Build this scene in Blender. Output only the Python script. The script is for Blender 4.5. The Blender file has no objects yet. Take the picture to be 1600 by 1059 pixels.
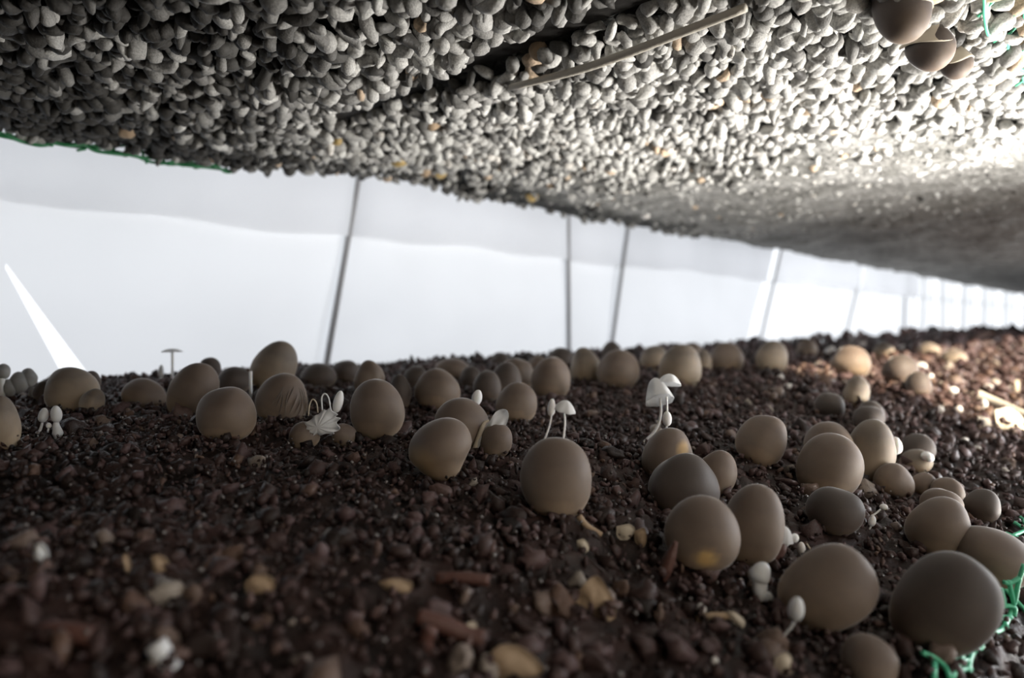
import bpy, bmesh, math, random
import numpy as np
from mathutils import Vector, Matrix

# ------------------------------------------------------------------ frame
# Everything is measured in centimetres from the lens: u runs along the growing
# bed, v runs across it towards the plastic sheeting, z is up.
S = 0.01                       # cm -> m
CAM_Z = 0.30                   # lens height above the shed's rack board, m
F = 1067.0                     # focal length in pixels of the 1600 px frame
HORIZON = 507.0
AX = math.atan2(0.703, 0.711)  # heading of the lens from the bed's long axis
FWD = np.array([math.cos(AX), math.sin(AX)])
RGT = np.array([math.sin(AX), -math.cos(AX)])
C = bpy.context.scene.collection
scene = bpy.context.scene
rng = np.random.default_rng(7)
random.seed(7)

# ------------------------------------------------------------------ camera
cam_d = bpy.data.cameras.new('camera')
cam_d.sensor_width = 36.0
cam_d.lens = 36.0 * F / 1600.0
cam_d.clip_start = 0.005
cam_d.clip_end = 60
cam_d.dof.use_dof = True
cam_d.dof.focus_distance = 0.40
cam_d.dof.aperture_fstop = 5.0
cam = bpy.data.objects.new('camera', cam_d)
C.objects.link(cam)
cam.location = (0, 0, CAM_Z)
pitch = math.atan2(529.5 - HORIZON, F)
cam.rotation_euler = (math.radians(90) - pitch, 0, AX - math.radians(90))
scene.camera = cam

# ------------------------------------------------------------------ light
scene.view_settings.view_transform = 'Standard'
scene.view_settings.look = 'None'
scene.view_settings.gamma = 1.0
scene.view_settings.use_curve_mapping = False
scene.view_settings.exposure = 0.0
world = bpy.data.worlds.new('overcast_daylight')
scene.world = world
world.use_nodes = True
bg = world.node_tree.nodes['Background']
bg.inputs[0].default_value = (0.93, 0.96, 1.0, 1)
bg.inputs[1].default_value = 1.48


def W(u, v, z):
    return Vector((u * S, v * S, z * S + CAM_Z))


def lamp(name, kind, loc, target, energy, color, **kw):
    d = bpy.data.lights.new(name, kind)
    d.energy = energy
    d.color = color
    for k, x in kw.items():
        setattr(d, k, x)
    o = bpy.data.objects.new(name, d)
    C.objects.link(o)
    o.location = W(*loc)
    o.rotation_euler = (W(*target) - W(*loc)).to_track_quat('-Z', 'Y').to_euler()
    return o


lamp('sun', 'SUN', (31, -190, 141), (92, 13, -11), 16.0, (1.0, 0.86, 0.66), angle=math.radians(1.5))
# added area lamp by the near rim, stands in for sun bounced onto the ceiling
lamp('bounce_fill', 'AREA', (78, -18, -18), (70, 14, 17), 6.8, (1.0, 0.97, 0.92), shape='DISK', size=0.26, spread=math.radians(112))
lamp('far_fill', 'AREA', (260, -70, 10), (170, 40, 10), 30.0, (0.95, 0.97, 1.0), shape='DISK', size=0.8)  # second added lamp, lifts the ceiling further along the bed


# ------------------------------------------------------------------ noise
def _h(ix, iy, seed):
    x = (ix.astype(np.int64) * 374761393 + iy.astype(np.int64) * 668265263 + seed * 974634533) & 0x7fffffff
    x = ((x ^ (x >> 13)) * 1274126177) & 0x7fffffff
    x = (x ^ (x >> 16)) & 0xffffff
    return x / float(0xffffff)


def vnoise(x, y, seed=0):
    x = np.asarray(x, float); y = np.asarray(y, float)
    ix = np.floor(x); iy = np.floor(y)
    fx = x - ix; fy = y - iy
    fx = fx * fx * (3 - 2 * fx); fy = fy * fy * (3 - 2 * fy)
    ix = ix.astype(np.int64); iy = iy.astype(np.int64)
    a = _h(ix, iy, seed); b = _h(ix + 1, iy, seed); c = _h(ix, iy + 1, seed); d = _h(ix + 1, iy + 1, seed)
    return (a + (b - a) * fx) * (1 - fy) + (c + (d - c) * fx) * fy


def fbm(x, y, seed=0, n=3):
    s = 0; a = 0.5; t = 0
    for i in range(n):
        s = s + a * vnoise(np.asarray(x) * 2 ** i, np.asarray(y) * 2 ** i, seed + i * 17)
        t += a; a *= 0.5
    return s / t * 2 - 1        # -1..1


def worley(x, y, seed=0):
    ix = np.floor(x).astype(np.int64); iy = np.floor(y).astype(np.int64)
    best = np.full(np.shape(x), 9.0)
    for dx in (-1, 0, 1):
        for dy in (-1, 0, 1):
            jx = ix + dx; jy = iy + dy
            px = jx + 0.1 + 0.8 * _h(jx, jy, seed); py = jy + 0.1 + 0.8 * _h(jx, jy, seed + 5)
            best = np.minimum(best, (px - x) ** 2 + (py - y) ** 2)
    return np.sqrt(best)


def sstep(a, b, x):
    t = np.clip((np.asarray(x, float) - a) / (b - a), 0, 1)
    return t * t * (3 - 2 * t)


# ------------------------------------------------------------------ surfaces
BV = [-2, 2.6, 3.6, 5, 7, 11, 17, 20.5, 28, 40, 55, 74, 77, 79.5, 82]
BD = [45, 30, 18.5, 14.6, 13.1, 12.1, 10.5, 9.15, 8.0, 6.95, 6.0, 5.2, 5.8, 9, 20]


def bed(u, v):                 # height of the compost over the lens, cm
    e = 1.0 * fbm(np.asarray(u) / 9.0, np.zeros(np.shape(u)) + 3.1, 41, 2)
    z = -np.interp(np.asarray(v, float) + e * sstep(14, 5, v), BV, BD)
    return z + 0.55 * fbm(np.asarray(u) / 7.0, np.asarray(v) / 7.0, 3, 2)


CEIL = 17.2


def ceil(u, v):                # height of the shelf underside over the lens, cm
    u = np.asarray(u, float); v = np.asarray(v, float)
    z = CEIL + 1.5 * sstep(15, 60, u) + 0.9 * fbm(u / 13.0, v / 13.0, 61, 3)
    edge = 74.3 + 1.2 * fbm(u / 10.0, u * 0 + 1.0, 71, 2)
    z = z + 9.0 * sstep(edge - 1.2, edge + 2.6, v)
    near = 7.0 + 1.5 * fbm(u / 8.0, u * 0 + 2.0, 75, 2)
    z = z + 9.0 * sstep(near + 2.0, near - 2.5, v)
    g = np.exp(-((u - 31.8) / 1.7) ** 2) * sstep(58, 50, v)
    z = z + 1.3 * g
    r = u + 0.25 * (v - 30)
    z = z - 1.2 * sstep(66, 82, r) * sstep(90, 85, r) * sstep(66, 56, v)
    return z


def ray(px, py):
    dx = (px - 800.0) / F; up = (HORIZON - py) / F
    return np.array([RGT[0] * dx + FWD[0], RGT[1] * dx + FWD[1], up])


def at(px, py, d):             # point d cm deep on a photo direction
    return ray(px, py) * d


def on_bed(px, py):            # where a photo direction meets the compost
    r = ray(px, py)
    d = np.arange(12, 520, 0.25)
    p = r[None, :] * d[:, None]
    hit = np.nonzero(p[:, 2] <= bed(p[:, 0], p[:, 1]))[0]
    return float(d[hit[0]]) if len(hit) else 300.0


def on_ceil(px, py):
    r = ray(px, py)
    d = np.arange(12, 520, 0.25)
    p = r[None, :] * d[:, None]
    hit = np.nonzero(p[:, 2] >= ceil(p[:, 0], p[:, 1]))[0]
    return float(d[hit[0]]) if len(hit) else 300.0


# ------------------------------------------------------------------ materials
def mat(name):
    m = bpy.data.materials.new(name)
    m.use_nodes = True
    nt = m.node_tree
    return m, nt, nt.nodes['Principled BSDF']


def ramp(nt, stops):
    r = nt.nodes.new('ShaderNodeValToRGB')
    el = r.color_ramp.elements
    while len(el) < len(stops):
        el.new(0.5)
    for e, (p, c) in zip(el, stops):
        e.position = p
        e.color = (*c, 1)
    return r


def bump(nt, bsdf, scale, strength, dist, detail=3.0):
    tc = nt.nodes.new('ShaderNodeTexCoord')
    n = nt.nodes.new('ShaderNodeTexNoise')
    n.inputs['Scale'].default_value = scale
    n.inputs['Detail'].default_value = detail
    nt.links.new(tc.outputs['Object'], n.inputs['Vector'])
    b = nt.nodes.new('ShaderNodeBump')
    b.inputs['Strength'].default_value = strength
    b.inputs['Distance'].default_value = dist
    nt.links.new(n.outputs['Fac'], b.inputs['Height'])
    nt.links.new(b.outputs['Normal'], bsdf.inputs['Normal'])
    return n


def toned(name, stops, source, rough, spec=0.5, bscale=900, bstr=0.5, bdist=0.0006):
    m, nt, b = mat(name)
    if source == 'tone':
        a = nt.nodes.new('ShaderNodeAttribute'); a.attribute_name = 'tone'; out = a.outputs['Fac']
    else:
        a = nt.nodes.new('ShaderNodeObjectInfo'); out = a.outputs['Color' if source == 'own' else 'Random']
    r = ramp(nt, stops)
    nt.links.new(out, r.inputs['Fac'])
    n = bump(nt, b, bscale, bstr, bdist)
    mx = nt.nodes.new('ShaderNodeMix'); mx.data_type = 'RGBA'; mx.blend_type = 'MULTIPLY'
    mx.inputs['Factor'].default_value = 0.7
    r2 = ramp(nt, [(0.3, (0.45, 0.45, 0.45)), (0.7, (1.25, 1.25, 1.25))])
    nt.links.new(n.outputs['Fac'], r2.inputs['Fac'])
    nt.links.new(r.outputs['Color'], mx.inputs['A'])
    nt.links.new(r2.outputs['Color'], mx.inputs['B'])
    nt.links.new(mx.outputs['Result'], b.inputs['Base Color'])
    rr = nt.nodes.new('ShaderNodeMapRange')
    rr.inputs['From Min'].default_value = 0.35; rr.inputs['From Max'].default_value = 0.65
    rr.inputs['To Min'].default_value = rough - 0.3; rr.inputs['To Max'].default_value = rough + 0.15
    nt.links.new(n.outputs['Fac'], rr.inputs['Value'])
    nt.links.new(rr.outputs['Result'], b.inputs['Roughness'])
    b.inputs['Specular IOR Level'].default_value = spec
    return m


def plain(name, col, rough=0.6, spec=0.4, sheen=0.0, bscale=None, bstr=0.3, bdist=0.0004, sss=0.0):
    m, nt, b = mat(name)
    b.inputs['Base Color'].default_value = (*col, 1)
    b.inputs['Roughness'].default_value = rough
    b.inputs['Specular IOR Level'].default_value = spec
    b.inputs['Sheen Weight'].default_value = sheen
    if sss:
        b.inputs['Subsurface Weight'].default_value = sss
        b.inputs['Subsurface Radius'].default_value = (0.004, 0.003, 0.002)
        b.inputs['Subsurface Scale'].default_value = 1.0
    if bscale:
        bump(nt, b, bscale, bstr, bdist)
    return m


SOIL = [(0.0, (0.015, 0.010, 0.009)), (0.25, (0.037, 0.021, 0.018)), (0.45, (0.069, 0.040, 0.037)),
        (0.62, (0.103, 0.064, 0.064)), (0.78, (0.118, 0.070, 0.050)), (0.9, (0.182, 0.135, 0.113)), (1.0, (0.353, 0.310, 0.266))]
M_SOIL = toned('wet_compost', SOIL, 'tone', 0.6, 0.3)
M_LUMP = toned('compost_lump', SOIL, 'obj', 0.55, 0.3)
GRAIN = [(0.0, (0.045, 0.042, 0.038)), (0.35, (0.40, 0.39, 0.37)), (0.7, (0.56, 0.55, 0.52)),
         (0.9, (0.66, 0.65, 0.62)), (1.0, (0.55, 0.42, 0.30))]
M_CRUST = toned('mycelium_crust', [(0.0, (0.02, 0.02, 0.018)), (0.5, (0.20, 0.195, 0.18)), (1.0, (0.50, 0.49, 0.47))],
                'tone', 0.85, 0.3, 500, 0.8, 0.0012)
nt = M_CRUST.node_tree; bs = nt.nodes['Principled BSDF']; old = bs.inputs['Normal'].links[0].from_node
vo = nt.nodes.new('ShaderNodeTexVoronoi'); vo.feature = 'DISTANCE_TO_EDGE'; vo.inputs['Scale'].default_value = 95
tcn = nt.nodes.new('ShaderNodeTexCoord'); wn = nt.nodes.new('ShaderNodeTexNoise'); wn.inputs['Scale'].default_value = 70
mv = nt.nodes.new('ShaderNodeVectorMath'); mv.operation = 'MULTIPLY_ADD'; mv.inputs[1].default_value = (0.012, 0.012, 0.012)
nt.links.new(tcn.outputs['Object'], wn.inputs['Vector']); nt.links.new(wn.outputs['Color'], mv.inputs[0])
nt.links.new(tcn.outputs['Object'], mv.inputs[2]); nt.links.new(mv.outputs[0], vo.inputs['Vector'])
cl = ramp(nt, [(0.0, (0, 0, 0)), (0.16, (1, 1, 1))]); nt.links.new(vo.outputs['Distance'], cl.inputs['Fac'])
b2 = nt.nodes.new('ShaderNodeBump'); b2.inputs['Strength'].default_value = 0.7; b2.inputs['Distance'].default_value = 0.002
nt.links.new(cl.outputs['Color'], b2.inputs['Height']); nt.links.new(b2.outputs['Normal'], old.inputs['Normal'])
M_GRAIN = toned('mycelium_grain', GRAIN, 'tone', 0.8, 0.35, 600, 0.5, 0.0007)
M_GRAIN_OBJ = toned('mycelium_grain_single', GRAIN, 'own', 0.8, 0.35, 600, 0.5, 0.0007)


def mushroom_mat(name, top, mid, low):
    m, nt, b = mat(name)
    tc = nt.nodes.new('ShaderNodeTexCoord')
    sep = nt.nodes.new('ShaderNodeSeparateXYZ')
    nt.links.new(tc.outputs['Generated'], sep.inputs[0])
    n = nt.nodes.new('ShaderNodeTexNoise')
    n.inputs['Scale'].default_value = 2.2
    n.inputs['Detail'].default_value = 4
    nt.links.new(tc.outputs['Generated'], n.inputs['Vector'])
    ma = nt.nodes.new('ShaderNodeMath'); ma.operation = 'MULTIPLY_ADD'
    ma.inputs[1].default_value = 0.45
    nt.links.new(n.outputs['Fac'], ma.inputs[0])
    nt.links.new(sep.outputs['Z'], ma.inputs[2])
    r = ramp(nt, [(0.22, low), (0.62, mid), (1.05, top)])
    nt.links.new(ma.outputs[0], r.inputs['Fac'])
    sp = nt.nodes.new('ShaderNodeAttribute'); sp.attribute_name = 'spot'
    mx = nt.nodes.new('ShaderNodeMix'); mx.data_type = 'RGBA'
    mx.inputs['B'].default_value = (0.70, 0.47, 0.20, 1)  # amber tint, used to paint highlights into the cap colour
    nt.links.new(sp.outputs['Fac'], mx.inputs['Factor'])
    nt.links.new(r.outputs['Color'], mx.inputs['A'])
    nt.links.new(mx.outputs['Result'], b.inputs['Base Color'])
    b.inputs['Roughness'].default_value = 0.62
    b.inputs['Specular IOR Level'].default_value = 0.35
    b.inputs['Sheen Weight'].default_value = 0.5
    b.inputs['Sheen Roughness'].default_value = 0.22
    b.inputs['Subsurface Weight'].default_value = 0.35
    b.inputs['Subsurface Radius'].default_value = (1.0, 0.7, 0.45)
    b.inputs['Subsurface Scale'].default_value = 0.008
    mp = nt.nodes.new('ShaderNodeMapping')
    mp.inputs['Scale'].default_value = (1, 1, 0.25)
    nt.links.new(tc.outputs['Object'], mp.inputs['Vector'])
    n2 = nt.nodes.new('ShaderNodeTexNoise')
    n2.inputs['Scale'].default_value = 1500
    nt.links.new(mp.outputs['Vector'], n2.inputs['Vector'])
    bp = nt.nodes.new('ShaderNodeBump')
    bp.inputs['Strength'].default_value = 0.12
    bp.inputs['Distance'].default_value = 0.0003
    nt.links.new(n2.outputs['Fac'], bp.inputs['Height'])
    nt.links.new(bp.outputs['Normal'], b.inputs['Normal'])
    return m


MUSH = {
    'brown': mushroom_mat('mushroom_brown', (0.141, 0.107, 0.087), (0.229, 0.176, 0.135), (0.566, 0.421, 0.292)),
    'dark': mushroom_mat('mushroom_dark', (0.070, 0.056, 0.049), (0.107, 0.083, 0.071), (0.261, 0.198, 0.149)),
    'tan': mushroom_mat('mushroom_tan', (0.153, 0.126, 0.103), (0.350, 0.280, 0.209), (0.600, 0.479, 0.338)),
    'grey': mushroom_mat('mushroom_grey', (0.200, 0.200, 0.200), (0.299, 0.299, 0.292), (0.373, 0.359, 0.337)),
}
M_WHITE = plain('white_fungus', (0.80, 0.80, 0.80), 0.6, 0.3, 0.1, 700, 0.25, 0.0005, 0.25)
M_PALE = plain('pale_fungus', (0.62, 0.63, 0.64), 0.5, 0.4, 0.1, None, sss=0.2)
M_CREAM = plain('cream_skin', (0.55, 0.48, 0.38), 0.6, 0.3)
M_TAN = plain('dry_straw', (0.36, 0.26, 0.17), 0.7, 0.3, 0, 700, 0.6, 0.0006)
M_DROP = plain('water_film', (0.10, 0.085, 0.08), 0.08, 1.0)
M_RED = plain('reddish_straw', (0.10, 0.045, 0.035), 0.5, 0.4, 0, 700, 0.5, 0.0006)
M_AMBER = plain('amber_pebble', (0.42, 0.30, 0.12), 0.35, 0.5, 0, 500, 0.4, 0.0006, 0.2)
M_BEAD = plain('bead', (0.70, 0.66, 0.62), 0.25, 0.6)
M_NET = plain('green_net', (0.12, 0.60, 0.36), 0.35, 0.5)
M_NETD = plain('dark_green_net', (0.015, 0.15, 0.05), 0.45, 0.5)
M_POLE = plain('grey_pole', (0.32, 0.32, 0.33), 0.5, 0.5, 0, 200, 0.3, 0.0004)
M_STICK = plain('bamboo_stick', (0.50, 0.46, 0.39), 0.6, 0.4, 0, 300, 0.6, 0.0008)
M_SLAT = plain('dark_slat', (0.022, 0.02, 0.018), 0.7, 0.3, 0, 300, 0.6, 0.0008)
M_LEDGE = plain('white_ledge', (0.80, 0.81, 0.82), 0.6, 0.3)
M_SHED = plain('shed_panel', (0.10, 0.105, 0.14), 0.8, 0.2, 0, 30, 0.3, 0.002)
M_MID = plain('added_shed_front', (0.34, 0.33, 0.32), 0.9, 0.2, 0, 60, 0.3, 0.002)
M_DARK = plain('dark_rack_board', (0.03, 0.028, 0.026), 0.9, 0.2, 0, 60, 0.3, 0.002)


def sheet_mat(name, clear, trans, col=(0.82, 0.83, 0.85)):
    m = bpy.data.materials.new(name)
    m.use_nodes = True
    nt = m.node_tree
    nt.nodes.clear()
    out = nt.nodes.new('ShaderNodeOutputMaterial')
    df = nt.nodes.new('ShaderNodeBsdfDiffuse'); tr = nt.nodes.new('ShaderNodeBsdfTranslucent')
    tp = nt.nodes.new('ShaderNodeBsdfTransparent')
    n = nt.nodes.new('ShaderNodeTexNoise'); n.inputs['Scale'].default_value = 6
    tc = nt.nodes.new('ShaderNodeTexCoord')
    nt.links.new(tc.outputs['Object'], n.inputs['Vector'])
    r = ramp(nt, [(0.3, tuple(c * 0.95 for c in col)), (0.7, col)])
    nt.links.new(n.outputs['Fac'], r.inputs['Fac'])
    nt.links.new(r.outputs['Color'], df.inputs[0]); nt.links.new(r.outputs['Color'], tr.inputs[0])
    m1 = nt.nodes.new('ShaderNodeMixShader'); m1.inputs[0].default_value = trans
    nt.links.new(df.outputs[0], m1.inputs[1]); nt.links.new(tr.outputs[0], m1.inputs[2])
    m2 = nt.nodes.new('ShaderNodeMixShader'); m2.inputs[0].default_value = clear
    nt.links.new(m1.outputs[0], m2.inputs[1]); nt.links.new(tp.outputs[0], m2.inputs[2])
    nt.links.new(m2.outputs[0], out.inputs[0])
    return m


M_SHEET = sheet_mat('white_plastic', 0.0, 0.55)
M_VEIL = sheet_mat('thin_white_fungus', 0.0, 0.5, (0.93, 0.93, 0.93))
M_THIN = sheet_mat('thin_white_plastic', 0.35, 0.75)
M_DIM = sheet_mat('fill_sheeting', 0.0, 0.6, (0.43, 0.42, 0.41))  # made-up dim sheeting for soft fill from behind the camera
M_FLAP = sheet_mat('plastic_flap', 0.03, 0.85, (0.90, 0.90, 0.91))


# ------------------------------------------------------------------ mesh helpers
def mesh_np(name, V, Fc, tone=None, smooth=True, attr='tone'):
    """V in cm, Fc int array (n,3|4)"""
    me = bpy.data.meshes.new(name)
    V = np.asarray(V, np.float32)
    Fc = np.asarray(Fc, np.int32)
    k = Fc.shape[1]
    me.vertices.add(len(V))
    me.vertices.foreach_set('co', (V * S).astype(np.float32).ravel())
    me.loops.add(Fc.size)
    me.loops.foreach_set('vertex_index', Fc.ravel())
    me.polygons.add(len(Fc))
    me.polygons.foreach_set('loop_start', np.arange(0, Fc.size, k, dtype=np.int32))
    me.polygons.foreach_set('loop_total', np.full(len(Fc), k, np.int32))
    if smooth:
        me.polygons.foreach_set('use_smooth', np.ones(len(Fc), bool))
    if tone is not None:
        a = me.attributes.new(attr, 'FLOAT', 'POINT')
        a.data.foreach_set('value', np.asarray(tone, np.float32))
    me.update(calc_edges=True)
    return me


def link(name, me, m, parent=None, loc=None, local=False):
    o = bpy.data.objects.new(name, me)
    C.objects.link(o)
    if m is not None and len(me.materials) == 0:
        me.materials.append(m)
    if parent is not None:
        o.parent = parent
    elif loc is None:
        o.location = (0, 0, CAM_Z)
    if loc is not None:
        o.location = loc
    return o


def tag(o, label=None, cat=None, group=None, kind=None):
    if label: o['label'] = label
    if cat: o['category'] = cat
    if group: o['group'] = group
    if kind: o['kind'] = kind
    return o


def empty(name, p, label, cat, group=None):
    o = bpy.data.objects.new(name, None)
    C.objects.link(o)
    o.location = W(*p)
    o.empty_display_size = 0.01
    return tag(o, label, cat, group)


def grid_faces(nu, nv, flip=False):
    i = np.arange(nu - 1)[:, None]; j = np.arange(nv - 1)[None, :]
    a = i * nv + j
    q = np.stack([a, a + nv, a + nv + 1, a + 1], -1).reshape(-1, 4)
    return q[:, ::-1] if flip else q


def ico(sub):
    bm = bmesh.new()
    bmesh.ops.create_icosphere(bm, subdivisions=sub, radius=1.0)
    V = np.array([v.co[:] for v in bm.verts]); Fc = np.array([[v.index for v in f.verts] for f in bm.faces])
    bm.free()
    return V, Fc


def wobble(V, amt, r, freq=2.2):
    d = np.zeros(len(V))
    for k in range(5):
        w = r.normal(size=3) * freq
        d += np.sin(V @ w + r.uniform(0, 6.28))
    return V * (1 + amt * d / 2.2)[:, None]


def rand_rot(n, r):
    q = r.normal(size=(n, 4)); q /= np.linalg.norm(q, axis=1)[:, None]
    w, x, y, z = q.T
    return np.stack([np.stack([1 - 2 * (y * y + z * z), 2 * (x * y - z * w), 2 * (x * z + y * w)], -1),
                     np.stack([2 * (x * y + z * w), 1 - 2 * (x * x + z * z), 2 * (y * z - x * w)], -1),
                     np.stack([2 * (x * z - y * w), 2 * (y * z + x * w), 1 - 2 * (x * x + y * y)], -1)], 1)


def scatter(templates, pos, size, r, tone):
    """merge copies of templates (V,F) at pos with (n,3) half sizes"""
    n = len(pos)
    which = r.integers(0, len(templates), n)
    R = rand_rot(n, r)
    VV, FF, TT = [], [], []
    off = 0
    for k, (V, Fc) in enumerate(templates):
        ids = np.nonzero(which == k)[0]
        if not len(ids):
            continue
        P = V[None] * size[ids][:, None, :]
        P = np.einsum('nij,nkj->nki', R[ids], P) + pos[ids][:, None, :]
        VV.append(P.reshape(-1, 3))
        FF.append((Fc[None] + (np.arange(len(ids)) * len(V))[:, None, None] + off).reshape(-1, 3))
        TT.append(np.repeat(tone[ids], len(V)))
        off += len(ids) * len(V)
    return np.concatenate(VV), np.concatenate(FF), np.concatenate(TT)


# grain templates: single knobs, two-knob peanuts and bent ones
def knob(sub, r, kind):
    V, Fc = ico(sub)
    V = wobble(V, 0.16, r)
    if kind == 1:
        V = V * np.array([1.5, 0.85, 0.85]); V[:, 1:] *= (0.72 + 0.28 * np.clip(np.abs(V[:, :1]) / 0.9, 0, 1))
    if kind == 2:
        V = V * np.array([1.5, 0.8, 0.75]); V[:, 2] += 0.45 * V[:, 0] ** 2 - 0.3
    if kind == 3:
        V = V * np.array([1.15, 1.0, 0.7])
    return V, Fc


GT = [knob(2, rng, k) for k in (0, 0, 1, 1, 2, 2, 3, 3)]
GT_LO = [knob(1, rng, k) for k in (0, 1, 3)]


def crumb(sub, r, amt):
    V, Fc = ico(sub)
    V = wobble(V, amt, r, 3.0)
    V += r.normal(size=V.shape) * 0.10
    return V, Fc


CT = [crumb(1, rng, 0.32) for k in range(8)]
CT_HI = [crumb(2, rng, 0.3) for k in range(8)]


def jitter_cells(u0, u1, v0, v1, c0, grow, r):
    """jittered points, cells c0 cm growing with u (fewer where the bed runs away)"""
    us = [u0]
    while us[-1] < u1:
        us.append(us[-1] + c0 * (1 + max(0, us[-1] - 40) * grow))
    P = []
    for a, b in zip(us[:-1], us[1:]):
        c = b - a
        n = int((v1 - v0) / c)
        vv = v0 + (np.arange(n) + r.random(n)) * c
        P.append(np.stack([a + r.random(n) * c, vv, np.full(n, c)], -1))
    return np.concatenate(P)


def spaced(a, b, c0, grow, knee):
    xs = [a]
    while xs[-1] < b:
        xs.append(xs[-1] + c0 * (1 + max(0, xs[-1] - knee) * grow))
    return np.array(xs)


# ------------------------------------------------------------------ compost bed (the floor)
us = spaced(-30, 640, 0.26, 0.03, 60)
vs = np.concatenate([np.arange(-2, 5, 0.3), np.arange(5, 45, 0.22), np.arange(45, 82, 0.3)])
U, Vv = np.meshgrid(us, vs, indexing='ij')
Z = bed(U, Vv)
fine = sstep(160, 60, U)
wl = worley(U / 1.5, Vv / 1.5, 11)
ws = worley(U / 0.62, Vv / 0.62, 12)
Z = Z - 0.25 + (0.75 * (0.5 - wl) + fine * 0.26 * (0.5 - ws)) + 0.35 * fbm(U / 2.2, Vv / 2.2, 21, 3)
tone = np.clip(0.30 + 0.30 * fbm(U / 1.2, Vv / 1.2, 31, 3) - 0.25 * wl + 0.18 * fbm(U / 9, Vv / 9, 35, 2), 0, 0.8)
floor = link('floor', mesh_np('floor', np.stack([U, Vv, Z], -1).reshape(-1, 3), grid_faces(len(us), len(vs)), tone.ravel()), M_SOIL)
tag(floor, 'lumpy dark brown compost bed the mushrooms grow from', None, None, 'structure')

P = jitter_cells(-20, 420, 3.2, 79, 0.46, 0.026, rng)
near = rng.random(len(P)) < 0.95
P = P[near]
sz = P[:, 2] * rng.gamma(4, 0.11, len(P)) * 0.78
half = sz[:, None] * rng.uniform(0.35, 1.55, (len(P), 3))
pos = np.stack([P[:, 0], P[:, 1], bed(P[:, 0], P[:, 1]) + rng.uniform(-0.1, 0.7, len(P)) * P[:, 2]], -1)
purple = fbm(P[:, 0] / 8, P[:, 1] / 8, 91, 2)
tn = np.clip(rng.beta(2.0, 3.6, len(P)) + 0.16 * purple + 0.22 * sstep(74, 110, P[:, 0] + 10 * purple) * sstep(60, 35, P[:, 1]), 0, 1)
V_, F_, T_ = scatter(CT, pos, half, rng, tn)
o = link('compost_crumbs', mesh_np('compost_crumbs', V_, F_, T_), M_SOIL, floor)
tag(o, kind='stuff')

P = jitter_cells(5, 90, 6, 60, 1.25, 0.01, rng)
P = P[rng.random(len(P)) < 0.55]
hs = rng.uniform(0.035, 0.10, len(P))[:, None] * rng.uniform(0.8, 1.3, (len(P), 3))
pos = np.stack([P[:, 0], P[:, 1], bed(P[:, 0], P[:, 1]) + rng.uniform(0.25, 0.6, len(P))], -1)
V_, F_, T_ = scatter([ico(2)], pos, hs, rng, np.zeros(len(P)))
o = link('water_droplets', mesh_np('water_droplets', V_, F_), M_DROP, floor)
tag(o, kind='stuff')

# the crumbs and lumps that show largest, one by one
lump_me = []
for k, (V, Fc) in enumerate(CT_HI):
    me = mesh_np('compost_lump', V, Fc); me.materials.append(M_LUMP); lump_me.append(me)


def put(me, name, parent, p, half, r):
    o = bpy.data.objects.new(name, me)
    C.objects.link(o)
    o.parent = parent
    o.location = Vector((p[0] * S, p[1] * S, p[2] * S))
    o.rotation_euler = tuple(r.uniform(0, 6.28, 3))
    o.scale = tuple(half)
    return o


cnt = 0
while cnt < 280:
    d = rng.uniform(16, 60)
    px = rng.uniform(-30, 1630); py = rng.uniform(690, 1090) if cnt % 4 else rng.uniform(560, 690)
    d = on_bed(px, py)
    if d > 110:
        continue
    p = at(px, py, d)
    s = rng.uniform(0.28, 0.62) * (1.0 if d < 40 else 1.3)
    put(lump_me[cnt % 8], 'compost_lump', floor, p + np.array([0, 0, s * 0.2]), s * rng.uniform(0.55, 1.2, 3), rng)
    cnt += 1

# ------------------------------------------------------------------ shelf underside (the ceiling)
us = spaced(-30, 640, 0.34, 0.02, 100)
vs = np.concatenate([np.arange(3, 60, 0.4), np.arange(60, 79, 0.28)])
U, Vv = np.meshgrid(us, vs, indexing='ij')
Z = ceil(U, Vv)


def end_shade(u, v):            # 1 towards the dark end; paints the light's falloff into the tone
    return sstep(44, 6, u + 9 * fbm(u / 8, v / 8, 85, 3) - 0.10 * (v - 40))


def crusty(u, v):              # 1 where the grains have grown together
    r = u + 0.25 * (v - 30)
    e = 0.45 * sstep(58, 68, v + 4 * fbm(u / 9, v / 9, 77, 2))
    return np.maximum(e, sstep(58, 86, r + 14 * fbm(u / 12, v / 12, 79, 2)))


cr = crusty(U, Vv)
shade = end_shade(U, Vv)
wl = worley(U / 1.3, Vv / 1.3, 13)
cracks = worley(U / 2.6, Vv / 2.6, 14)
Z = Z - 0.30 * (0.6 - wl) - 0.25 * fbm(U / 2.0, Vv / 2.0, 22, 3) + 0.6 * (1 - cr)
stain = sstep(64, 71, Vv + 3 * fbm(U / 6, Vv / 6, 83, 2))
tone = np.clip(0.10 + 0.72 * cr + 0.25 * fbm(U / 3, Vv / 3, 32, 3) - 0.35 * wl - 0.75 * stain * sstep(150, 90, U) - 0.4 * shade, 0, 1)
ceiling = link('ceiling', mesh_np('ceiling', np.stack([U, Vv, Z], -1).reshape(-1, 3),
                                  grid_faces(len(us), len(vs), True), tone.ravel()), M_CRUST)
tag(ceiling, 'grainy grey-white underside of the shelf above', None, None, 'structure')

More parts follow.
